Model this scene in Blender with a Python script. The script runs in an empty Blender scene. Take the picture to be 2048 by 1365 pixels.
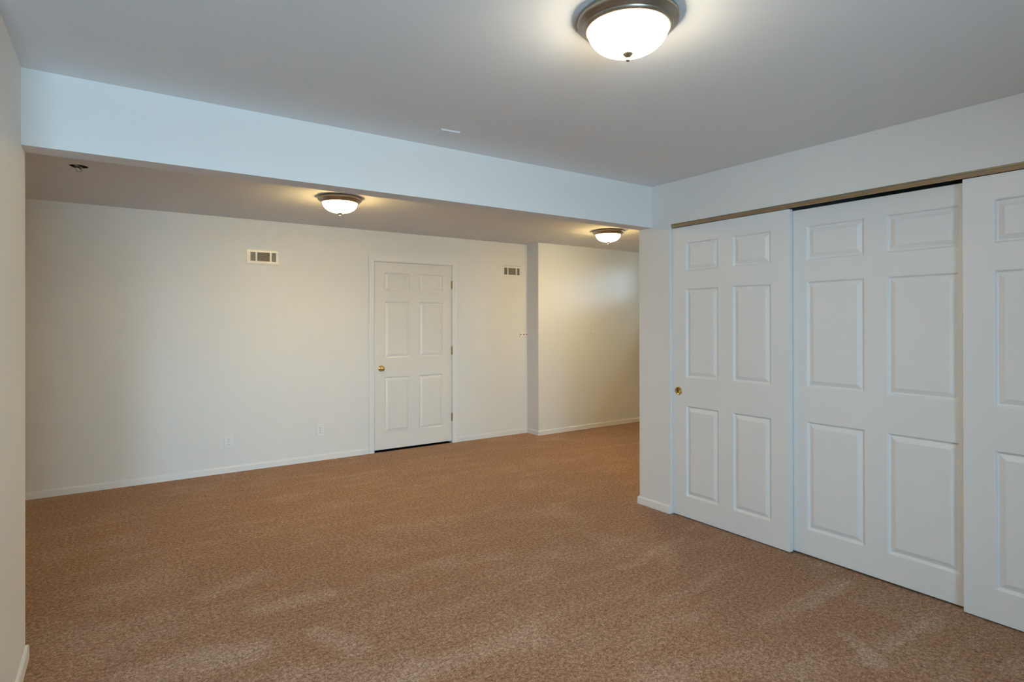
import bpy, bmesh, math
from mathutils import Vector, Matrix

SC = bpy.context.scene
COL = SC.collection

# ------------------------------------------------------------------ camera
W, HPX, F, CY = 2048, 1365, 1156.373, 643.31
YAW, PIT, ROLL, HCAM = 0.60046, 0.00169, -0.00166, 1.39045
cd = bpy.data.cameras.new('camera')
cam = bpy.data.objects.new('camera', cd)
COL.objects.link(cam)
fw = Vector((math.sin(YAW), math.cos(YAW), 0)); rt = Vector((math.cos(YAW), -math.sin(YAW), 0)); up = Vector((0, 0, 1))
fw2 = fw * math.cos(PIT) + up * math.sin(PIT); up2 = up * math.cos(PIT) - fw * math.sin(PIT)
r3 = rt * math.cos(ROLL) + up2 * math.sin(ROLL); u3 = up2 * math.cos(ROLL) - rt * math.sin(ROLL)
M = Matrix((r3, u3, -fw2)).transposed().to_4x4()
M.translation = Vector((0, 0, HCAM))
cam.matrix_world = M
cd.sensor_fit = 'HORIZONTAL'; cd.sensor_width = 36.0
cd.lens = F / W * 36.0
cd.shift_y = -(HPX / 2 - CY) / W
cd.clip_start = 0.05
SC.camera = cam

# ------------------------------------------------------------------ world, daylight, exposure
w = bpy.data.worlds.new('world'); SC.world = w; w.use_nodes = True
nt = w.node_tree
bg = nt.nodes['Background']
bg.inputs[0].default_value = (0.60, 0.78, 1.0, 1); bg.inputs[1].default_value = 0.6

def area(name, loc, rot, sx, sy, power, color, spread=math.pi):
    ld = bpy.data.lights.new(name, 'AREA'); ld.shape = 'RECTANGLE'; ld.size = sx; ld.size_y = sy
    ld.energy = power; ld.color = color; ld.spread = spread
    o = bpy.data.objects.new(name, ld); o.location = loc; o.rotation_euler = rot; COL.objects.link(o)
    return o
def aim(o, p):
    o.rotation_euler = (Vector(p) - o.location).to_track_quat('-Z', 'Y').to_euler(); return o
# daylight at the glazed patio door in the wall behind the camera: hazy ambient light plus the bright open sky beyond
area('patio_daylight', (-0.35, -2.62, 0.90), (math.radians(98), 0, 0), 1.7, 1.5, 182, (0.41, 0.71, 0.965))
aim(area('patio_sky', (-2.00, -8.0, 2.30), (0, 0, 0), 1.5, 1.0, 470, (0.36, 0.66, 1.0)), (-0.4, -2.4, 1.2))
# daylight at the small high window at the right end of the far room
area('high_window_daylight', (7.75, 4.62, 2.30), (0, math.radians(68), 0), 0.7, 0.9, 85, (0.42, 0.80, 0.95))
aim(area('high_window_sky', (10.0, 3.2, 2.6), (0, 0, 0), 0.40, 0.40, 140, (0.45, 0.70, 1.0)), (7.2, 4.6, 2.15))

SC.view_settings.view_transform = 'Standard'
SC.view_settings.look = 'None'
SC.view_settings.exposure = 0.07
SC.view_settings.gamma = 1.0
SC.view_settings.use_curve_mapping = False
SC.cycles.use_denoising = True
SC.cycles.max_bounces = 10
SC.cycles.diffuse_bounces = 7
LAMP_NEAR = (84.0, (1.0, 0.87, 0.65))      # emission strength, colour
LAMP_FAR = (108.0, (1.0, 0.70, 0.27))

# ------------------------------------------------------------------ dimensions (metres)
D, DS, XS = 5.914, 5.679, 4.282          # back wall, stepped part of it, x of the step
YB1, YB2 = 2.982, 3.110                  # beam faces
XC, XL = 3.315, -0.310                   # closet wall, left wall
H, H2, HB = 2.4035, 2.3716, 2.0974       # near ceiling, far ceiling, underside of beam
YF = -2.4                                # wall behind the camera
XFL, XFR = -2.4, 7.2                     # far room ends
T = 0.12

# ------------------------------------------------------------------ materials
def mat(name, color, rough=0.6, metal=0.0, bump=0.0, bscale=200.0, spec=0.5, var=0.0):
    m = bpy.data.materials.new(name); m.use_nodes = True
    n = m.node_tree.nodes; l = m.node_tree.links; b = n['Principled BSDF']
    b.inputs['Roughness'].default_value = rough; b.inputs['Metallic'].default_value = metal
    b.inputs['Specular IOR Level'].default_value = spec
    tc = n.new('ShaderNodeTexCoord')
    nz = n.new('ShaderNodeTexNoise'); nz.inputs['Scale'].default_value = bscale; nz.inputs['Detail'].default_value = 3
    l.new(tc.outputs['Object'], nz.inputs['Vector'])
    mx = n.new('ShaderNodeMix'); mx.data_type = 'RGBA'
    mx.inputs['A'].default_value = (*[c * (1 - var) for c in color], 1)
    mx.inputs['B'].default_value = (*[min(1, c * (1 + var)) for c in color], 1)
    l.new(nz.outputs['Fac'], mx.inputs['Factor']); l.new(mx.outputs['Result'], b.inputs['Base Color'])
    if bump:
        bp = n.new('ShaderNodeBump'); bp.inputs['Strength'].default_value = bump; bp.inputs['Distance'].default_value = 0.001
        l.new(nz.outputs['Fac'], bp.inputs['Height']); l.new(bp.outputs['Normal'], b.inputs['Normal'])
    return m

WALL = mat('off_white_wall_paint', (0.77, 0.76, 0.73), 0.62, bump=0.10, bscale=260, spec=0.35, var=0.01)
CEIL = mat('flat_ceiling_paint', (0.775, 0.785, 0.79), 0.9, bump=0.12, bscale=220, spec=0.1, var=0.01)
TRIM = mat('white_trim_paint', (0.80, 0.79, 0.76), 0.38, bump=0.03, bscale=150, spec=0.45)
DOORW = mat('white_door_paint', (0.78, 0.78, 0.77), 0.42, bump=0.05, bscale=180, spec=0.45)
DOORB = mat('cream_white_door_paint', (0.76, 0.74, 0.69), 0.42, bump=0.05, bscale=180, spec=0.45)
VENTM = mat('enamelled_vent_metal', (0.78, 0.76, 0.70), 0.28, spec=0.6)
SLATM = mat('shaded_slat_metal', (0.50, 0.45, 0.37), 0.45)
DARK = mat('painted_dark_void', (0.012, 0.010, 0.009), 0.9, spec=0.1)  # near-black colour standing for shade in the door gap and vents
NICKEL = mat('brushed_bronze_nickel', (0.40, 0.34, 0.27), 0.32, metal=0.9)
FINIAL = mat('polished_finial_metal', (0.62, 0.52, 0.38), 0.22, metal=1.0)
BRASS = mat('polished_brass', (0.80, 0.53, 0.20), 0.16, metal=1.0)
HINGE = mat('dull_brass', (0.42, 0.33, 0.16), 0.38, metal=0.8)
TRACKM = mat('bronze_anodised_aluminium', (0.50, 0.41, 0.27), 0.30, metal=0.8)
PLASTIC = mat('white_plastic', (0.80, 0.80, 0.78), 0.35)
SLOT = mat('dark_socket_slots', (0.10, 0.09, 0.08), 0.6)
PINK = mat('reddish_jack_plastic', (0.35, 0.14, 0.09), 0.5)
PLATEP = mat('pinkish_white_plate', (0.88, 0.80, 0.78), 0.45)
BOXM = mat('old_junction_box', (0.05, 0.045, 0.04), 0.6, metal=0.4)
WIRE = mat('tan_wire_sheath', (0.33, 0.27, 0.17), 0.5)

def glass_dome(name, E, C):
    m = bpy.data.materials.new(name); m.use_nodes = True
    n = m.node_tree.nodes; l = m.node_tree.links; b = n['Principled BSDF']
    b.inputs['Base Color'].default_value = (0.95, 0.92, 0.86, 1); b.inputs['Roughness'].default_value = 0.35
    tc = n.new('ShaderNodeTexCoord'); nz = n.new('ShaderNodeTexNoise'); nz.inputs['Scale'].default_value = 18
    l.new(tc.outputs['Object'], nz.inputs['Vector'])
    mr = n.new('ShaderNodeMapRange'); mr.inputs['To Min'].default_value = E * 0.92; mr.inputs['To Max'].default_value = E * 1.08
    l.new(nz.outputs['Fac'], mr.inputs['Value'])
    # the bulbs sit above the middle of the bowl: its bottom glows strongest, the glass under the rim least
    sp = n.new('ShaderNodeSeparateXYZ'); l.new(tc.outputs['Object'], sp.inputs[0])
    mz = n.new('ShaderNodeMapRange'); mz.interpolation_type = 'SMOOTHSTEP'
    for k, x in zip(('From Min', 'From Max', 'To Min', 'To Max'), (-0.108, -0.048, 1.20, 0.30)): mz.inputs[k].default_value = x
    l.new(sp.outputs['Z'], mz.inputs['Value'])
    mm = n.new('ShaderNodeMath'); mm.operation = 'MULTIPLY'; l.new(mr.outputs['Result'], mm.inputs[0]); l.new(mz.outputs['Result'], mm.inputs[1])
    b.inputs['Emission Color'].default_value = (*C, 1); l.new(mm.outputs[0], b.inputs['Emission Strength'])
    return m
DOME = glass_dome('lit_frosted_glass', *LAMP_NEAR)
DOME_WARM = glass_dome('lit_frosted_glass_warm_bulb', *LAMP_FAR)

def pane_glass():
    m = bpy.data.materials.new('clear_window_glass'); m.use_nodes = True
    n = m.node_tree.nodes; l = m.node_tree.links
    n.remove(n['Principled BSDF']); out = n['Material Output']
    t = n.new('ShaderNodeBsdfTransparent'); g = n.new('ShaderNodeBsdfGlossy'); g.inputs['Roughness'].default_value = 0.02
    mx = n.new('ShaderNodeMixShader'); fr = n.new('ShaderNodeFresnel'); fr.inputs['IOR'].default_value = 1.35
    l.new(fr.outputs[0], mx.inputs[0]); l.new(t.outputs[0], mx.inputs[1]); l.new(g.outputs[0], mx.inputs[2]); l.new(mx.outputs[0], out.inputs[0])
    return m
GLASS = pane_glass()

def carpet():
    m = bpy.data.materials.new('brown_cut_pile_carpet'); m.use_nodes = True
    n = m.node_tree.nodes; l = m.node_tree.links; b = n['Principled BSDF']
    tc = n.new('ShaderNodeTexCoord')
    def noise(scale, detail=2, rough=0.5, vec=None, dist=0.0):
        z = n.new('ShaderNodeTexNoise'); z.inputs['Scale'].default_value = scale; z.inputs['Detail'].default_value = detail
        z.inputs['Roughness'].default_value = rough; z.inputs['Distortion'].default_value = dist
        l.new(vec or tc.outputs['Object'], z.inputs['Vector']); return z.outputs['Fac']
    def math_(op, a, b_, clamp=False):
        q = n.new('ShaderNodeMath'); q.operation = op; q.use_clamp = clamp
        for i, v in enumerate((a, b_)):
            if v is None: continue
            if isinstance(v, (int, float)): q.inputs[i].default_value = v
            else: l.new(v, q.inputs[i])
        return q.outputs[0]
    def remap(v, a, b_, c, d, smooth=True):
        q = n.new('ShaderNodeMapRange'); q.interpolation_type = 'SMOOTHSTEP' if smooth else 'LINEAR'
        for k, x in zip(('From Min', 'From Max', 'To Min', 'To Max'), (a, b_, c, d)): q.inputs[k].default_value = x
        l.new(v, q.inputs['Value']); return q.outputs['Result']
    tuft = noise(125, 3, 0.75)                      # single tufts
    clump = noise(55, 3, 0.7, dist=0.4)             # tufts leaning together
    speck = math_('ADD', math_('MULTIPLY', tuft, 0.55), math_('MULTIPLY', clump, 0.45))
    cr = n.new('ShaderNodeValToRGB'); cr.color_ramp.interpolation = 'LINEAR'
    e = cr.color_ramp.elements
    e[0].position = 0.37; e[0].color = (0.118, 0.059, 0.030, 1)
    e[1].position = 0.63; e[1].color = (0.53, 0.333, 0.200, 1)
    mid = e.new(0.50); mid.color = (0.310, 0.168, 0.092, 1)
    l.new(speck, cr.inputs[0])
    # areas where the pile was brushed the other way by feet and the vacuum cleaner read paler; the grey-blue tint also paints in daylight sheen
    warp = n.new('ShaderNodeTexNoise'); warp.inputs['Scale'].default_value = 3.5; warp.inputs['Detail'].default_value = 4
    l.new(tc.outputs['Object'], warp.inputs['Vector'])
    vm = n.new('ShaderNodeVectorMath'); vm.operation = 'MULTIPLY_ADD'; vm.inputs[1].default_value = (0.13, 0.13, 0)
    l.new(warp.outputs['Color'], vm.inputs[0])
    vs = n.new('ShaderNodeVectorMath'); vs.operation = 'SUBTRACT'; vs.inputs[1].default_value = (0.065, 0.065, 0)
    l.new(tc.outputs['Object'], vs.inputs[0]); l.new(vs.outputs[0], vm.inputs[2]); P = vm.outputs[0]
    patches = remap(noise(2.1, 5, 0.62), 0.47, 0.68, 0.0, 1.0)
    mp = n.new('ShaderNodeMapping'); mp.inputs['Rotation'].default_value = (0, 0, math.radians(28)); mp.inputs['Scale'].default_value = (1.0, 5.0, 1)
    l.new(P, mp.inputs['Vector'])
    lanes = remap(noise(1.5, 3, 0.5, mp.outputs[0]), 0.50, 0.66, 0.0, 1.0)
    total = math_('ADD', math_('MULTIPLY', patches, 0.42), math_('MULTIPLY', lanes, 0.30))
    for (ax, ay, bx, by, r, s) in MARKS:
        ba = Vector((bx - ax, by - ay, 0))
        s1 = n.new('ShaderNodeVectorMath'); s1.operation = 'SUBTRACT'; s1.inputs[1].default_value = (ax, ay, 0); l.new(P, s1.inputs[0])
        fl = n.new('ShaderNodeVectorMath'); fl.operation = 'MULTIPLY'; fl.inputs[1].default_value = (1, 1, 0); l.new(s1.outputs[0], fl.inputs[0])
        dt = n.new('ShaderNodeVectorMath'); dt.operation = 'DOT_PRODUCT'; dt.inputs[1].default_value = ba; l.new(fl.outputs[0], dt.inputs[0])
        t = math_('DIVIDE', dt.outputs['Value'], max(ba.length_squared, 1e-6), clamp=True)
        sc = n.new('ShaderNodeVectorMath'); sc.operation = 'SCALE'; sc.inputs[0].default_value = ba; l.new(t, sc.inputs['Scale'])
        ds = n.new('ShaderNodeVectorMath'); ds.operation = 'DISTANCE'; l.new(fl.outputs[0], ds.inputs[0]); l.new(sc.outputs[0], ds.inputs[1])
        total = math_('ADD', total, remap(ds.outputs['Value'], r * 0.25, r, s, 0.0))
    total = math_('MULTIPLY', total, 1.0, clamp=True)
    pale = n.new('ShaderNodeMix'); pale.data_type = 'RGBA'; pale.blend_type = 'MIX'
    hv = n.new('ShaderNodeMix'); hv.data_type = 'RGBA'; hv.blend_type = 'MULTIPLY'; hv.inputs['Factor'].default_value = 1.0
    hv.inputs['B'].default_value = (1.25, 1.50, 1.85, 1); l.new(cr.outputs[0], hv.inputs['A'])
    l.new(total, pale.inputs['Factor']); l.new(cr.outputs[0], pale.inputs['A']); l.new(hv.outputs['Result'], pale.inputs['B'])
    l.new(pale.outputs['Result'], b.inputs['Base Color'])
    b.inputs['Roughness'].default_value = 0.95; b.inputs['Specular IOR Level'].default_value = 0.08
    b.inputs['Sheen Weight'].default_value = 0.12; b.inputs['Sheen Roughness'].default_value = 0.5
    bp = n.new('ShaderNodeBump'); bp.inputs['Strength'].default_value = 0.9; bp.inputs['Distance'].default_value = 0.006
    l.new(speck, bp.inputs['Height']); l.new(bp.outputs['Normal'], b.inputs['Normal'])
    return m
# brushed marks on the carpet, bluish daylight sheen painted in with them: ax, ay, bx, by, radius, strength
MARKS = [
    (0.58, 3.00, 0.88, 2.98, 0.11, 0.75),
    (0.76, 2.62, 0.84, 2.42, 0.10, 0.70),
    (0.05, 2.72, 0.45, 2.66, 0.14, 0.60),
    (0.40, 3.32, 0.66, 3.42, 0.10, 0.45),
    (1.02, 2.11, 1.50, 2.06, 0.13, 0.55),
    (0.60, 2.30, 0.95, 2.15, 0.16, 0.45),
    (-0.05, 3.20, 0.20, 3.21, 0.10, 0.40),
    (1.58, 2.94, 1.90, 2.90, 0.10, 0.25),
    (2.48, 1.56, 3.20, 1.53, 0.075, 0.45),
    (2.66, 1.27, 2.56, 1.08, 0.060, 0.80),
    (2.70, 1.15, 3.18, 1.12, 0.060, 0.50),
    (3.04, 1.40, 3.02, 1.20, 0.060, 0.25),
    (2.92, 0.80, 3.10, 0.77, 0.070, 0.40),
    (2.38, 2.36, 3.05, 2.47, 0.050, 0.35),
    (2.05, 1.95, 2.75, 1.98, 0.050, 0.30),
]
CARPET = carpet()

# ------------------------------------------------------------------ mesh helpers
def mesh(name, bm, m, parent=None, smooth=False, bevel=0.0, seg=2):
    bmesh.ops.recalc_face_normals(bm, faces=bm.faces)
    me = bpy.data.meshes.new(name); bm.to_mesh(me); bm.free()
    o = bpy.data.objects.new(name, me); COL.objects.link(o)
    me.materials.append(m)
    if smooth:
        for p in me.polygons: p.use_smooth = True
    if bevel:
        b = o.modifiers.new('soft_edges', 'BEVEL'); b.width = bevel; b.segments = seg; b.limit_method = 'ANGLE'; b.angle_limit = math.radians(25)
    if parent: o.parent = parent
    return o
def tag(o, label, cat, kind=None, group=None):
    o['label'] = label; o['category'] = cat
    if kind: o['kind'] = kind
    if group: o['group'] = group
    return o
def root(name, loc, rz=0.0):
    o = bpy.data.objects.new(name, None); o.empty_display_size = 0.1
    o.location = loc; o.rotation_euler = (0, 0, rz); COL.objects.link(o); return o
def box(bm, x0, x1, y0, y1, z0, z1):
    v = [bm.verts.new(p) for p in ((x0, y0, z0), (x1, y0, z0), (x1, y1, z0), (x0, y1, z0), (x0, y0, z1), (x1, y0, z1), (x1, y1, z1), (x0, y1, z1))]
    for f in ((0, 3, 2, 1), (4, 5, 6, 7), (0, 1, 5, 4), (1, 2, 6, 5), (2, 3, 7, 6), (3, 0, 4, 7)): bm.faces.new([v[i] for i in f])
def B(*a):
    bm = bmesh.new(); box(bm, *a); return bm
def lathe(prof, n=64, axis='z'):
    """prof: list of (r, h); revolved about local z."""
    bm = bmesh.new(); rings = []
    for r, h in prof:
        if r < 1e-6: rings.append([bm.verts.new((0, 0, h))])
        else: rings.append([bm.verts.new((r * math.cos(2 * math.pi * k / n), r * math.sin(2 * math.pi * k / n), h)) for k in range(n)])
    for a, b in zip(rings, rings[1:]):
        for k in range(n):
            k2 = (k + 1) % n
            if len(a) == 1 and len(b) == 1: continue
            if len(a) == 1: bm.faces.new((a[0], b[k2], b[k]))
            elif len(b) == 1: bm.faces.new((a[k], a[k2], b[0]))
            else: bm.faces.new((a[k], a[k2], b[k2], b[k]))
    if axis == '-y': bmesh.ops.rotate(bm, verts=bm.verts, cent=(0, 0, 0), matrix=Matrix.Rotation(math.radians(90), 3, 'X'))
    return bm
def tube(pts, r, n=8):
    bm = bmesh.new(); rings = []
    P = [Vector(p) for p in pts]
    for i, p in enumerate(P):
        d = (P[min(i + 1, len(P) - 1)] - P[max(i - 1, 0)]).normalized()
        a = d.orthogonal().normalized() if i == 0 else (prev - d * prev.dot(d)).normalized()
        prev = a; b = d.cross(a)
        rings.append([bm.verts.new(p + (a * math.cos(2 * math.pi * k / n) + b * math.sin(2 * math.pi * k / n)) * r) for k in range(n)])
    for a, b in zip(rings, rings[1:]):
        for k in range(n): bm.faces.new((a[k], a[(k + 1) % n], b[(k + 1) % n], b[k]))
    bm.faces.new(rings[0][::-1]); bm.faces.new(rings[-1]); return bm
def sweep(path, prof, to3):
    """path: 2D polyline; prof: (offset to the left of travel, height out); to3(a, b, h) -> xyz. Mitred corners."""
    bm = bmesh.new(); P = [Vector(p) for p in path]; rings = []
    for i, p in enumerate(P):
        ns = []
        if i > 0: d = (P[i] - P[i - 1]).normalized(); ns.append(Vector((-d.y, d.x)))
        if i < len(P) - 1: d = (P[i + 1] - P[i]).normalized(); ns.append(Vector((-d.y, d.x)))
        nn = sum(ns, Vector((0, 0))); nn = nn / nn.length; k = 1 / max(0.2, nn.dot(ns[0]))
        rings.append([bm.verts.new(to3(*(p + nn * k * o), h)) for o, h in prof])
    m = len(prof)
    for a, b in zip(rings, rings[1:]):
        for k in range(m): bm.faces.new((a[k], a[(k + 1) % m], b[(k + 1) % m], b[k]))
    bm.faces.new(rings[0][::-1]); bm.faces.new(rings[-1]); return bm
def copy_tree(o, parent=None):
    c = o.copy(); COL.objects.link(c); c.parent = parent
    for ch in list(o.children):
        copy_tree(ch, c)
    return c

# ------------------------------------------------------------------ setting
def struct(name, bm, m, label, cat, **k):
    return tag(mesh(name, bm, m, **k), label, cat, 'structure')
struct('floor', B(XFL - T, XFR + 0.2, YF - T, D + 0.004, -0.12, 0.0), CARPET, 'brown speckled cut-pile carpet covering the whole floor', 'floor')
struct('floor_utility', B(1.9, 3.6, D + 0.004, 6.9, -0.12, -0.02), DARK, 'bare floor coloured near-black for the shade in the gap under the hinged door', 'floor')  # shade of the door gap is put into this floor's colour

# ceiling: near slab, far slab with a round hole for the junction box
HX, HY, HR = -0.192, 4.515, 0.050
struct('ceiling', B(XFL - T, 4.3, YF - T, YB1 + 0.06, H, H + 0.15), CEIL, 'plain pale grey ceiling of the near room before the beam', 'ceiling')
bm = bmesh.new(); q = 0.09
xs = [XFL - T, HX - q, HX + q, XFR + T]; ys = [YB1 + 0.06, HY - q, HY + q, 6.9]
for i in range(3):
    for j in range(3):
        if i == 1 and j == 1: continue
        bm.faces.new([bm.verts.new((x, y, H2)) for x, y in ((xs[i], ys[j]), (xs[i], ys[j + 1]), (xs[i + 1], ys[j + 1]), (xs[i + 1], ys[j]))])
N = 24
inner = [(HX + HR * math.cos(2 * math.pi * k / N), HY + HR * math.sin(2 * math.pi * k / N)) for k in range(N)]
def sq(k):
    a = 2 * math.pi * k / N; c, s = math.cos(a), math.sin(a); t = q / max(abs(c), abs(s)); return (HX + c * t, HY + s * t)
for k in range(N):
    a, b_ = sq(k), sq((k + 1) % N); i0, i1 = inner[k], inner[(k + 1) % N]
    bm.faces.new([bm.verts.new((*p, H2)) for p in (a, b_, i1, i0)])
bmesh.ops.remove_doubles(bm, verts=bm.verts, dist=1e-5)
g = bmesh.ops.extrude_face_region(bm, geom=bm.faces[:])
bmesh.ops.translate(bm, verts=[v for v in g['geom'] if isinstance(v, bmesh.types.BMVert)], vec=(0, 0, 0.16))
struct('ceiling_back', bm, CEIL, 'lower tan-lit ceiling of the far room behind the beam', 'ceiling')

struct('ceiling_beam', B(XL, XC, YB1, YB2, HB, H + 0.02), WALL, 'broad painted drywall beam spanning the room between both ceilings', 'beam')
struct('wall_left', B(XL - T, XL, 2.30, YB2, 0, H + 0.02), WALL, 'short white painted wall at the extreme left edge, ending under the beam', 'wall')
struct('wall_side_left', B(XFL - T, XFL, YF - T, YB2 - T, 0, H + 0.02), WALL, 'hidden left wall of the near room', 'wall')
# back wall with the doorway
DX0, DX1, DZT = 2.262, 3.216, 2.052
bm = bmesh.new()
wb = [(XFL - T, 0), (DX0, 0), (DX0, DZT), (DX1, DZT), (DX1, 0), (XS, 0), (XS, H2 + 0.02), (XFL - T, H2 + 0.02)]
f = bm.faces.new([bm.verts.new((x, D, z)) for x, z in wb])
g = bmesh.ops.extrude_face_region(bm, geom=[f])
bmesh.ops.translate(bm, verts=[v for v in g['geom'] if isinstance(v, bmesh.types.BMVert)], vec=(0, T, 0))
struct('wall_back', bm, WALL, 'long cream-lit back wall holding the hinged six-panel door', 'wall')
struct('wall_back_right', B(XS, XFR + T, DS, D + T, 0, H2 + 0.02), WALL, 'forward-stepped section of the back wall right of the corner', 'wall')
struct('wall_far_left', B(XFL - T, XFL, YB2 - T, D, 0, H2 + 0.02), WALL, 'end wall of the far room beyond the left wall', 'wall')
struct('wall_far_front', B(XFL, XL - T, YB2 - T, YB2, 0, H + 0.02), WALL, 'wall of the far room behind the left wall corner', 'wall')
# closet wall with its wide opening
CY0, CY1, CZT = 0.165, 2.811, 2.100
bm = bmesh.new()
wb = [(YF - T, 0), (CY0, 0), (CY0, CZT), (CY1, CZT), (CY1, 0), (YB2, 0), (YB2, H + 0.02), (YF - T, H + 0.02)]
f = bm.faces.new([bm.verts.new((XC, y, z)) for y, z in wb])
g = bmesh.ops.extrude_face_region(bm, geom=[f])
bmesh.ops.translate(bm, verts=[v for v in g['geom'] if isinstance(v, bmesh.types.BMVert)], vec=(0.115, 0, 0))
struct('wall_right', bm, WALL, 'white wall framing the sliding closet doors, ending in a narrow pier', 'wall')
XW = XC + 0.115
struct('wall_closet_end', B(XW, XFR + T, YB2 - T, YB2, 0, H + 0.02), WALL, 'hidden partition closing the closet beside the pier', 'wall')
struct('wall_closet_back', B(4.10, 4.20, 0.0, YB2 - T, 0, H + 0.02), WALL, 'hidden rear wall inside the closet', 'wall')
struct('wall_closet_side', B(XW, 4.10, 0.0, 0.10, 0, H + 0.02), WALL, 'hidden side wall inside the closet', 'wall')
# far right end wall with its high window
WZ0, WZ1, WY0, WY1 = 1.96, 2.33, 4.35, 4.90
bm = bmesh.new()
fr = [(YB2, 0), (DS, 0), (DS, H2 + 0.02), (YB2, H2 + 0.02)]
for (y0, y1, z0, z1) in ((YB2, WY0, 0, H2 + .02), (WY1, DS, 0, H2 + .02), (WY0, WY1, 0, WZ0), (WY0, WY1, WZ1, H2 + .02)):
    box(bm, XFR, XFR + 0.16, y0, y1, z0, z1)
struct('wall_far_right', bm, WALL, 'hidden end wall of the far room with a high window', 'wall')
def window(name, x0, x1, y0, y1, z0, z1, mullions, label):
    r = tag(root(name, ((x0 + x1) / 2, (y0 + y1) / 2, z0)), label, 'window', 'structure')
    ox, oy, oz = r.location; fwd = 0.045
    bm = bmesh.new()
    if x1 - x0 > y1 - y0:
        bars = [(x0, x0 + fwd), (x1 - fwd, x1)] + [(m - fwd / 2, m + fwd / 2) for m in mullions]
        for a, b_ in bars: box(bm, a - ox, b_ - ox, y0 - oy, y1 - oy, 0, z1 - oz)
        for a, b_ in ((0, fwd), (z1 - z0 - fwd, z1 - z0)): box(bm, x0 + fwd - ox, x1 - fwd - ox, y0 - oy, y1 - oy, a, b_)
        pn = B(x0 + fwd - ox, x1 - fwd - ox, -0.003, 0.003, fwd, z1 - z0 - fwd)
    else:
        bars = [(y0, y0 + fwd), (y1 - fwd, y1)] + [(m - fwd / 2, m + fwd / 2) for m in mullions]
        for a, b_ in bars: box(bm, x0 - ox, x1 - ox, a - oy, b_ - oy, 0, z1 - oz)
        for a, b_ in ((0, fwd), (z1 - z0 - fwd, z1 - z0)): box(bm, x0 - ox, x1 - ox, y0 + fwd - oy, y1 - fwd - oy, a, b_)
        pn = B(-0.003, 0.003, y0 + fwd - oy, y1 - fwd - oy, fwd, z1 - z0 - fwd)
    mesh('window_frame', bm, TRIM, r); mesh('window_pane', pn, GLASS, r)
window('window_1', XFR + 0.05, XFR + 0.10, WY0, WY1, WZ0, WZ1, [], 'small high window at the hidden right end of the far room')
# wall behind the camera with a glazed patio door
PX0, PX1, PZ1 = -1.25, 0.55, 2.06
bm = bmesh.new()
wb = [(XFL - T, 0), (PX0, 0), (PX0, PZ1), (PX1, PZ1), (PX1, 0), (XW, 0), (XW, H + 0.02), (XFL - T, H + 0.02)]
f = bm.faces.new([bm.verts.new((x, YF - T, z)) for x, z in wb])
g = bmesh.ops.extrude_face_region(bm, geom=[f])
bmesh.ops.translate(bm, verts=[v for v in g['geom'] if isinstance(v, bmesh.types.BMVert)], vec=(0, T, 0))
struct('wall_front', bm, WALL, 'wall behind the camera with the glazed patio door', 'wall')
window('window_2', PX0, PX1, YF - 0.09, YF - 0.03, 0.0, PZ1, [-0.35], 'two-pane glazed patio door behind the camera')
# room beyond the hinged door, only its darkness shows below the slab
struct('wall_utility_left', B(1.9, 2.0, D + T, 6.8, 0, H2), WALL, 'hidden side wall of the unlit room beyond the door', 'wall')
struct('wall_utility_right', B(3.5, 3.6, D + T, 6.8, 0, H2), WALL, 'hidden other side wall of the unlit room beyond the door', 'wall')
struct('wall_utility_back', B(1.9, 3.6, 6.8, 6.9, 0, H2), WALL, 'hidden rear wall of the unlit room beyond the door', 'wall')

# baseboards: profile (offset from wall, z)
BP = [(0, 0), (0.012, 0), (0.012, 0.046), (0.0105, 0.052), (0.007, 0.0565), (0.003, 0.058), (0, 0.058)]
def baseboard(name, path, label):
    struct(name, sweep(path, BP, lambda a, b_, h: (a, b_, h)), TRIM, label, 'baseboard')
baseboard('baseboard_back', [(2.205, D), (XFL, D)], 'white baseboard under the power outlets, left of the hinged door')
baseboard('baseboard_step', [(XFR, DS), (XS, DS), (XS, D), (3.275, D)], 'white baseboard right of the hinged door, turning around the wall step')
baseboard('baseboard_closet', [(XC, CY1 + 0.002), (XC, YB2), (XC + 0.3, YB2)], 'short white baseboard at the foot of the pier beside the closet')
baseboard('baseboard_right', [(XC, YF), (XC, CY0 - 0.002)], 'white baseboard of the closet wall behind the camera')
baseboard('baseboard_left', [(XL - 0.6, YB2), (XL, YB2), (XL, 2.30), (XL - T, 2.30)], 'white baseboard along the left wall and around its end')

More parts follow.
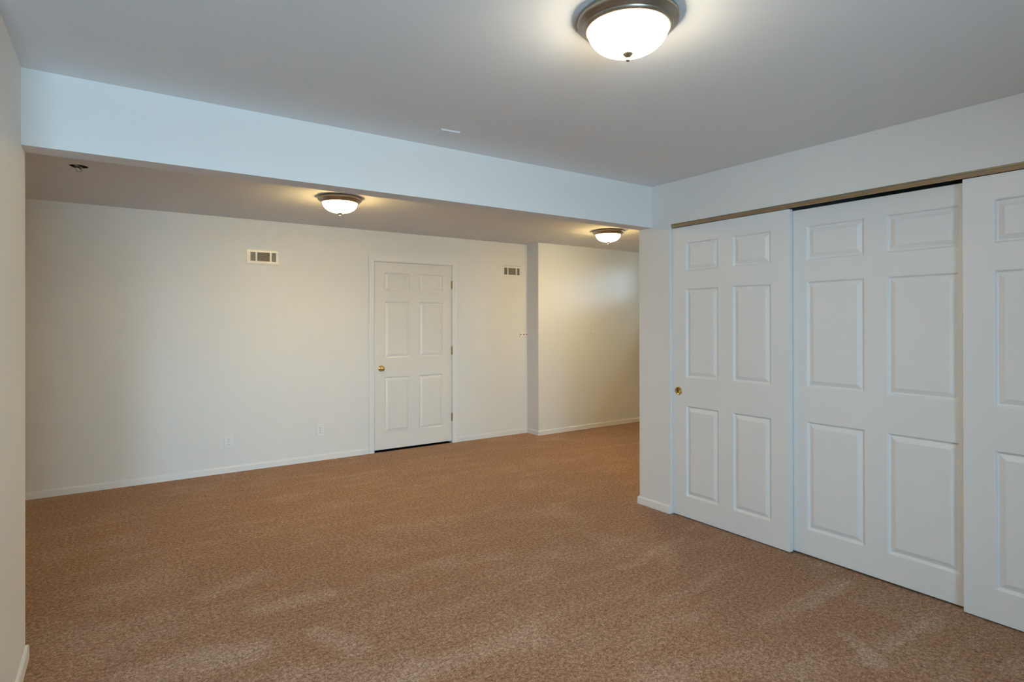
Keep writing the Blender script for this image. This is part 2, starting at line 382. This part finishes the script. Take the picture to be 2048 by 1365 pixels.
# ------------------------------------------------------------------ moulded six-panel doors
def door_parts(r, wd, ht, th, stile, mull, zr, m, z_off=0.0):
    """local: x 0..wd, front face y=0 facing -y, z 0..ht. zr = three (z0, z1) rows of panels."""
    pw = (wd - 2 * stile - mull) / 2
    cols = [(stile, stile + pw), (stile + pw + mull, stile + 2 * pw + mull)]
    xs = sorted({0, wd, *[v for c in cols for v in c]}); zs = sorted({0, ht, *[v for c in zr for v in c]})
    bm = bmesh.new()
    V = {}
    def v(x, y, z):
        k = (round(x, 5), round(y, 5), round(z, 5))
        if k not in V: V[k] = bm.verts.new((x, y, z))
        return V[k]
    s, dp = 0.011, 0.0115
    for i in range(len(xs) - 1):
        for j in range(len(zs) - 1):
            x0, x1, z0, z1 = xs[i], xs[i + 1], zs[j], zs[j + 1]
            hole = any(abs(x0 - a) < 1e-6 and abs(x1 - b_) < 1e-6 for a, b_ in cols) and any(abs(z0 - a) < 1e-6 and abs(z1 - b_) < 1e-6 for a, b_ in zr)
            if not hole:
                bm.faces.new((v(x0, 0, z0), v(x1, 0, z0), v(x1, 0, z1), v(x0, 0, z1)))
            else:
                o = [(x0, z0), (x1, z0), (x1, z1), (x0, z1)]
                steps = [(0, 0), (0.003, 0.0016), (0.008, 0.0095), (s, dp), (s + 0.004, dp)]
                for (a0, d0), (a1, d1) in zip(steps, steps[1:]):
                    p = [(x0 + a0, z0 + a0), (x1 - a0, z0 + a0), (x1 - a0, z1 - a0), (x0 + a0, z1 - a0)]
                    q_ = [(x0 + a1, z0 + a1), (x1 - a1, z0 + a1), (x1 - a1, z1 - a1), (x0 + a1, z1 - a1)]
                    for k in range(4):
                        k2 = (k + 1) % 4
                        bm.faces.new((v(p[k][0], d0, p[k][1]), v(p[k2][0], d0, p[k2][1]), v(q_[k2][0], d1, q_[k2][1]), v(q_[k][0], d1, q_[k][1])))
                bm.faces.new([v(a, dp, b_) for a, b_ in q_])
    n = len(xs); mz = len(zs)
    for i in range(n - 1):
        bm.faces.new((v(xs[i], 0, 0), v(xs[i + 1], 0, 0), v(xs[i + 1], th, 0), v(xs[i], th, 0)))
        bm.faces.new((v(xs[i], 0, ht), v(xs[i + 1], 0, ht), v(xs[i + 1], th, ht), v(xs[i], th, ht)))
    for j in range(mz - 1):
        bm.faces.new((v(0, 0, zs[j]), v(0, 0, zs[j + 1]), v(0, th, zs[j + 1]), v(0, th, zs[j])))
        bm.faces.new((v(wd, 0, zs[j]), v(wd, 0, zs[j + 1]), v(wd, th, zs[j + 1]), v(wd, th, zs[j])))
    bm.faces.new([v(x, th, 0) for x in xs] + [v(wd, th, z) for z in zs[1:]] + [v(x, th, ht) for x in xs[::-1][1:]] + [v(0, th, z) for z in zs[::-1][1:-1]])
    sl = mesh('door_slab', bm, m, r, bevel=0.0012)
    for a, b_ in cols:
        for z0, z1 in zr:
            pb = bmesh.new()
            st = [(s + 0.0035, dp + 0.0004), (s + 0.006, dp - 0.0008), (0.037, 0.0022), (0.039, 0.0012), (0.041, 0.0012)]
            rings = []
            for d, y in st:
                rings.append([pb.verts.new(p) for p in ((a + d, y, z0 + d), (b_ - d, y, z0 + d), (b_ - d, y, z1 - d), (a + d, y, z1 - d))])
            for p, q_ in zip(rings, rings[1:]):
                for k in range(4): pb.faces.new((p[k], p[(k + 1) % 4], q_[(k + 1) % 4], q_[k]))
            pb.faces.new(rings[-1]); pb.faces.new(rings[0])
            mesh('raised_panel', pb, m, r)
    return sl

ROWS = [(0.150, 0.790), (0.992, 1.621), (1.745, 1.949)]     # above the slab's foot
SG = 'six-panel sliding closet doors'
def closet_door(y_start, wd, xf, label, z0, ht):
    r = root('sliding_closet_door', (xf, y_start, z0), -math.pi / 2)
    tag(r, label, 'door', 'thing', SG)
    door_parts(r, wd, ht, 0.035, 0.120, 0.112, [(a, b_) for a, b_ in ROWS], DOORW)
    return r
XD1 = XC + 0.022; XD2 = XD1 + 0.043
c1 = closet_door(CY1 - 0.002, 0.886, XD1, 'white sliding closet door with a round brass finger pull, beside the pier', 0.006, 2.064)
c2 = closet_door(1.962, 0.992, XD2, 'widest white sliding closet door, set back between its two neighbours', 0.010, 2.052)
c3 = closet_door(1.062, 0.886, XD1, 'white sliding closet door cut off by the picture edge, overlapping the set-back one', 0.006, 2.064)
# round recessed finger pull on the first door
fp = mesh('finger_pull', lathe([(0.0, 0.0012), (0.008, 0.0014), (0.015, 0.0024), (0.0205, 0.0045), (0.0235, 0.0066), (0.0255, 0.0072), (0.0272, 0.0062), (0.0285, 0.0030), (0.0288, 0.0), (0.0, 0.0)], 48, '-y'), BRASS, c1, smooth=True)
fp.location = (CY1 - 2.755, -0.0005, 0.897 - 0.006)
fp['label'] = 'round polished brass finger pull'

# top track: bronze fascia in two butted sections
tr = tag(root('closet_door_track', (XD1, CY1, 2.073)), 'bronze metal track running along the top of the closet opening', 'closet track')
TP = [(-0.004, 0.0), (-0.008, 0.002), (-0.010, 0.006), (-0.0125, 0.013), (-0.010, 0.021), (-0.006, 0.0245), (-0.006, 0.027), (0.090, 0.027), (0.090, 0.024), (0.0, 0.024), (0.0, 0.002)]
def track(y0, y1):
    bm = bmesh.new(); rr = []
    for y in (y0, y1): rr.append([bm.verts.new((a, y - CY1, b_)) for a, b_ in TP])
    for k in range(len(TP)): bm.faces.new((rr[0][k], rr[0][(k + 1) % len(TP)], rr[1][(k + 1) % len(TP)], rr[1][k]))
    bm.faces.new(rr[0]); bm.faces.new(rr[1][::-1]); return bm
mesh('track_section', track(CY1 - 0.001, 1.5045), TRACKM, tr)
mesh('track_section', track(1.5025, CY0 + 0.001), TRACKM, tr)

# ------------------------------------------------------------------ hinged back door (part of the setting)
d1 = tag(root('door_1', (2.275, D + 0.002, 0.0)), 'cream white six-panel hinged door with brass knob in the back wall', 'door', 'structure')
slab_r = root('door_leaf', (0, 0, 0)); slab_r.parent = d1
WD = 0.929
door_parts(slab_r, WD, 2.019, 0.035, 0.113, 0.112, [(0.176, 0.779), (0.984, 1.595), (1.712, 1.909)], DOORB)
slab_r.location.z = 0.024
knob = mesh('door_knob', lathe([(0.0, 0.062), (0.010, 0.0615), (0.019, 0.058), (0.0255, 0.050), (0.0275, 0.042), (0.0250, 0.034), (0.016, 0.027), (0.0115, 0.022), (0.0115, 0.008), (0.020, 0.0075), (0.0300, 0.006), (0.0325, 0.003), (0.0325, 0.0), (0.0, 0.0)], 48, '-y'), BRASS, slab_r, smooth=True)
knob.location = (0.072, -0.0002, 0.874); knob['label'] = 'round polished brass door knob'
for z in (0.299, 1.066, 1.824):
    bm = lathe([(0.0, 0.050), (0.003, 0.0495), (0.0045, 0.046), (0.0065, 0.045), (0.0065, -0.045), (0.0045, -0.046), (0.003, -0.0495), (0.0, -0.050)], 16)
    box(bm, -0.012, 0.010, 0.0035, 0.0055, -0.045, 0.045)
    hg = mesh('hinge', bm, HINGE, d1); hg.location = (WD + 0.004, -0.0075, z); hg['label'] = 'dull brass butt hinge'
jm = bmesh.new()
JX0, JX1 = DX0 - 2.275, DX1 - 2.275
box(jm, JX0 + 0.0005, JX0 + 0.010, 0.0, T - 0.004, 0, DZT - 0.0005); box(jm, JX1 - 0.009, JX1 - 0.0005, 0.0, T - 0.004, 0, DZT - 0.0005)
box(jm, JX0 + 0.010, JX1 - 0.009, 0.0, T - 0.004, DZT - 0.0065, DZT - 0.0005)
mesh('door_jamb', jm, TRIM, d1)
CP = [(0, -0.001), (0, 0.007), (0.004, 0.009), (0.009, 0.009), (0.013, 0.0115), (0.022, 0.0125), (0.036, 0.0125), (0.041, 0.0150), (0.052, 0.0160), (0.0565, 0.0145), (0.058, 0.011), (0.058, -0.001)]
csg = mesh('door_casing', sweep([(JX0 + 0.004, 0.0), (JX0 + 0.004, DZT - 0.003), (JX1 - 0.004, DZT - 0.003), (JX1 - 0.004, 0.0)], CP, lambda a, b_, h: (a, -0.003 - h, b_)), TRIM, d1)

# ------------------------------------------------------------------ flush-mount ceiling lamps
LG = 'flush-mount dome lamps on the ceilings'
def make_lamp(loc, label):
    r = tag(root('ceiling_lamp', loc), label, 'ceiling lamp', None, LG)
    pan = [(0, 0), (0.1610, 0.0), (0.1640, -0.004), (0.1665, -0.012), (0.1670, -0.018), (0.1655, -0.0225), (0.1620, -0.0255), (0.1575, -0.0280), (0.1535, -0.0315), (0.1510, -0.0350), (0.1490, -0.0358), (0.1480, -0.0385), (0.1455, -0.0430), (0.1410, -0.0465), (0.1370, -0.0475), (0.1340, -0.0465), (0.1325, -0.0430), (0.1320, -0.036), (0.0, -0.036)]
    o = mesh('lamp_pan', lathe(pan, 96), NICKEL, r, smooth=True)
    b = o.modifiers.new('split', 'EDGE_SPLIT'); b.split_angle = math.radians(55)
    pr = [(0.0, -0.0365), (0.1300, -0.0365)]
    for k in range(0, 21):
        t = k / 20 * math.pi / 2
        pr.append((0.1315 * max(0, math.cos(t)) ** 0.92 if k < 20 else 0.0, -0.044 - 0.077 * math.sin(t) ** 1.02))
    mesh('glass_shade', lathe(pr, 96), DOME, r, smooth=True)['label'] = 'glowing frosted white glass bowl'
    mesh('finial', lathe([(0, -0.119), (0.0165, -0.1192), (0.0185, -0.1212), (0.0165, -0.1245), (0.0110, -0.1300), (0.0065, -0.1345), (0.0050, -0.1375), (0.0068, -0.1405), (0.0070, -0.1440), (0.0050, -0.1470), (0.0, -0.1485)], 32), FINIAL, r, smooth=True)
    return r
l1 = make_lamp((1.402, 1.364, H), 'large lit dome lamp on the near ceiling, in front of the beam')
l2 = copy_tree(l1); l2.location = (1.449, 4.500, H2); l2['label'] = 'lit dome lamp hanging just behind the beam, above and left of the hinged door'
l3 = copy_tree(l1); l3.location = (4.353, 4.530, H2); l3['label'] = 'smallest lit dome lamp, seen under the beam beside the pier'
for l_ in (l2, l3):
    for ch in l_.children:
        if ch.name.startswith('glass_shade'): ch.material_slots[0].link = 'OBJECT'; ch.material_slots[0].material = DOME_WARM

# ------------------------------------------------------------------ wall registers
def make_vent(x0, label):
    wv, hv = 0.304, 0.146
    r = tag(root('wall_vent', (x0, D, 1.947)), label, 'air vent', None, 'air registers high on the back wall')
    ops = [(0.040, 0.088), (0.101, 0.215), (0.230, 0.272)]; z0, z1 = 0.032, 0.117
    bm = bmesh.new(); V = {}
    def v(x, y, z):
        k = (round(x, 5), round(y, 5), round(z, 5))
        if k not in V: V[k] = bm.verts.new((x, y, z))
        return V[k]
    inx0, inx1, inz0, inz1, fy = 0.012, wv - 0.012, 0.010, hv - 0.010, -0.009
    xs_ = sorted({inx0, inx1, *[a for o in ops for a in o]}); zs_ = [inz0, z0, z1, inz1]
    for i in range(len(xs_) - 1):
        for j in range(3):
            if j == 1 and any(abs(xs_[i] - a) < 1e-6 for a, _ in ops):
                a, b_ = xs_[i], xs_[i + 1]
                for p, q_ in (((a, z0), (b_, z0)), ((b_, z0), (b_, z1)), ((b_, z1), (a, z1)), ((a, z1), (a, z0))):
                    bm.faces.new((v(p[0], fy, p[1]), v(q_[0], fy, q_[1]), v(q_[0], -0.0012, q_[1]), v(p[0], -0.0012, p[1])))
                continue
            bm.faces.new((v(xs_[i], fy, zs_[j]), v(xs_[i + 1], fy, zs_[j]), v(xs_[i + 1], fy, zs_[j + 1]), v(xs_[i], fy, zs_[j + 1])))
    outer = [(0, 0), (wv, 0), (wv, hv), (0, hv)]; inn = [(inx0, inz0), (inx1, inz0), (inx1, inz1), (inx0, inz1)]
    for k in range(4):
        k2 = (k + 1) % 4
        bm.faces.new((v(outer[k][0], -0.003, outer[k][1]), v(outer[k2][0], -0.003, outer[k2][1]), v(inn[k2][0], fy, inn[k2][1]), v(inn[k][0], fy, inn[k][1])))
        bm.faces.new((v(outer[k][0], 0.0, outer[k][1]), v(outer[k2][0], 0.0, outer[k2][1]), v(outer[k2][0], -0.003, outer[k2][1]), v(outer[k][0], -0.003, outer[k][1])))
    mesh('vent_frame', bm, VENTM, r)
    mesh('vent_shade_sheet', B(0.036, 0.276, -0.0011, -0.0003, 0.028, 0.121), DARK, r)  # thin near-black sheet painted for the shade inside the duct
    for n_, (a, b_) in enumerate(ops):
        bm = bmesh.new()
        if n_ == 1:
            c = 10
            for k in range(c):
                zc = z0 + (k + 0.5) * (z1 - z0) / c
                vv = [bm.verts.new(p) for p in ((a, -0.0080, zc - 0.0030), (b_, -0.0080, zc - 0.0030), (b_, -0.0020, zc + 0.0020), (a, -0.0020, zc + 0.0020))]
                f_ = bm.faces.new(vv); g_ = bmesh.ops.extrude_face_region(bm, geom=[f_])
                bmesh.ops.translate(bm, verts=[q for q in g_['geom'] if isinstance(q, bmesh.types.BMVert)], vec=(0, 0, 0.0008))
        else:
            c = 5 if n_ == 0 else 4
            for k in range(c):
                xc = a + (k + 0.5) * (b_ - a) / c
                vv = [bm.verts.new(p) for p in ((xc - 0.0038, -0.0080, z0), (xc - 0.0038, -0.0080, z1), (xc + 0.0022, -0.0050, z1), (xc + 0.0022, -0.0050, z0))]
                f_ = bm.faces.new(vv); g_ = bmesh.ops.extrude_face_region(bm, geom=[f_])
                bmesh.ops.translate(bm, verts=[q for q in g_['geom'] if isinstance(q, bmesh.types.BMVert)], vec=(0.0008, 0, 0))
        mesh('louver_bank', bm, SLATM, r)
    for xx in (0.020, wv - 0.018):
        s_ = mesh('screw', lathe([(0, 0.0016), (0.0030, 0.0010), (0.0038, 0.0)], 16, '-y'), VENTM, r); s_.location = (xx, fy, hv / 2 + (0.0 if xx < 0.1 else -0.01))
    return r
v1 = make_vent(1.007, 'white air vent high on the back wall, between lamp and outlets')
v2 = copy_tree(v1); v2.location.x = 3.890; v2['label'] = 'white air vent high on the back wall, between hinged door and wall step'

# ------------------------------------------------------------------ outlets and plates
def plate(bm, wv, hv, th=0.0055, bev=0.004):
    o = [(-wv / 2, -hv / 2), (wv / 2, -hv / 2), (wv / 2, hv / 2), (-wv / 2, hv / 2)]
    ii = [(a * (1 - 2 * bev / wv), b_ * (1 - 2 * bev / hv)) for a, b_ in o]
    R = [[bm.verts.new((a, 0, b_)) for a, b_ in o], [bm.verts.new((a, -th * 0.45, b_)) for a, b_ in o], [bm.verts.new((a, -th, b_)) for a, b_ in ii]]
    for p, q_ in zip(R, R[1:]):
        for k in range(4): bm.faces.new((p[k], p[(k + 1) % 4], q_[(k + 1) % 4], q_[k]))
    bm.faces.new(R[2]); bm.faces.new(R[0][::-1])
def receptacle(r, zc, m, slots=True):
    bm = bmesh.new(); n_ = 28; top = []; bot = []
    for k in range(n_):
        a = 2 * math.pi * k / n_; x = 0.0172 * math.cos(a); z = max(-0.0135, min(0.0135, 0.0172 * math.sin(a)))
        bot.append(bm.verts.new((x, -0.0052, zc + z))); top.append(bm.verts.new((x * 0.96, -0.0075, zc + z * 0.96)))
    for k in range(n_): bm.faces.new((bot[k], bot[(k + 1) % n_], top[(k + 1) % n_], top[k]))
    bm.faces.new(top); bm.faces.new(bot[::-1])
    o = mesh('receptacle', bm, m, r)
    if slots:
        for (x, z, a, b_) in ((-0.0064, 0.003, 0.0013, 0.0042), (0.0064, 0.003, 0.0013, 0.0034), (0.0, -0.0070, 0.0024, 0.0024)):
            mesh('socket_slot', B(x - a, x + a, -0.0079, -0.0074, zc + z - b_, zc + z + b_), SLOT, o)
    return o
def outlet(x, y, z, label):
    r = tag(root('wall_outlet', (x, y, z)), label, 'power outlet', None, 'duplex outlets above the back baseboard')
    bm = bmesh.new(); plate(bm, 0.078, 0.124); mesh('cover_plate', bm, PLASTIC, r, bevel=0.001)
    receptacle(r, 0.0235, PLASTIC); receptacle(r, -0.0235, PLASTIC)
    s_ = mesh('screw', lathe([(0, 0.0014), (0.0026, 0.0010), (0.0034, 0.0)], 16, '-y'), SLOT, r); s_.location = (0, -0.0055, 0)
    return r
o1 = outlet(0.861, D, 0.288, 'white power outlet low on the back wall, farther from the hinged door')
o2 = copy_tree(o1); o2.location = (1.699, D, 0.305); o2['label'] = 'white power outlet low on the back wall, nearer the hinged door'

r = tag(root('jack_plate', (4.222, D, 1.238)), 'small white wall plate mounted sideways against the wall step', 'wall plate')
bm = bmesh.new(); plate(bm, 0.118, 0.068, 0.011); mesh('cover_plate', bm, PLATEP, r, bevel=0.001)
mesh('jack', B(-0.009, 0.009, -0.0130, -0.0108, -0.009, 0.009), PINK, r)
for xx in (-0.044, 0.044):
    s_ = mesh('screw', lathe([(0, 0.0018), (0.0060, 0.0012), (0.0075, 0.0)], 16, '-y'), SLOT, r); s_.location = (xx, -0.0108, 0)

r = tag(root('painted_outlet', (5.185, DS, 1.295)), 'wall-coloured painted-over outlet on the forward-stepped wall under the right lamp', 'wall outlet')
bm = bmesh.new(); plate(bm, 0.082, 0.122, 0.008); mesh('cover_plate', bm, WALL, r, bevel=0.001)
for zz in (0.024, -0.024):
    q_ = receptacle(r, zz, WALL, False); q_.location.y = -0.0025

r = tag(root('ceiling_plate', (1.458, 2.735, H), math.radians(-4)), 'small square painted cover plate on the near ceiling close to the beam', 'cover plate')
bm = bmesh.new(); plate(bm, 0.105, 0.085, 0.006, 0.003)
bmesh.ops.rotate(bm, verts=bm.verts, cent=(0, 0, 0), matrix=Matrix.Rotation(math.radians(90), 3, 'X'))
mesh('cover_plate', bm, CEIL, r)
mesh('plate_rim', B(-0.055, 0.055, -0.045, 0.045, -0.0015, 0.0), CEIL, r)
r = tag(root('ceiling_patch', (1.490, 5.765, H2)), 'tiny painted square patch on the far ceiling above the left vent', 'ceiling patch')
bm = bmesh.new(); plate(bm, 0.105, 0.06, 0.003, 0.003)
bmesh.ops.rotate(bm, verts=bm.verts, cent=(0, 0, 0), matrix=Matrix.Rotation(math.radians(90), 3, 'X'))
mesh('cover_plate', bm, CEIL, r)

# ------------------------------------------------------------------ open junction box in the far ceiling
r = tag(root('junction_box', (HX, HY, H2)), 'open dark electrical box with loose wires in the far ceiling', 'junction box')
can = lathe([(0.0, 0.055), (0.0485, 0.055), (0.0485, 0.001), (0.0465, 0.001), (0.0465, 0.053), (0.0, 0.053)], 24)
mesh('box_shell', can, BOXM, r)
mesh('mounting_strap', B(-0.008, 0.006, -0.0465, 0.0465, -0.001, 0.001), WIRE, r).rotation_euler = (0, 0, math.radians(-25))
def arc(pts, rad, m):
    P = [Vector(p) for p in pts]; out = []
    for i in range(len(P) - 1):
        p0 = P[max(i - 1, 0)]; p1 = P[i]; p2 = P[i + 1]; p3 = P[min(i + 2, len(P) - 1)]
        for k in range(6):
            t = k / 6
            out.append(0.5 * ((2 * p1) + (p2 - p0) * t + (2 * p0 - 5 * p1 + 4 * p2 - p3) * t * t + (3 * p1 - p0 - 3 * p2 + p3) * t ** 3))
    out.append(P[-1])
    mesh('loose_wire', tube(out, rad), m, r, smooth=True)
arc([(-0.010, 0.0, 0.05), (-0.016, -0.004, 0.0), (-0.014, -0.008, -0.022), (-0.002, -0.010, -0.036), (0.012, -0.006, -0.030), (0.014, 0.0, -0.018)], 0.0016, WIRE)
arc([(0.004, 0.0, 0.05), (0.000, -0.004, 0.0), (0.004, -0.010, -0.012), (0.012, -0.014, -0.020)], 0.0030, BOXM)
arc([(0.0, 0.010, 0.05), (-0.020, 0.000, 0.004), (-0.030, -0.004, -0.008), (-0.018, -0.006, -0.010)], 0.0026, BOXM)
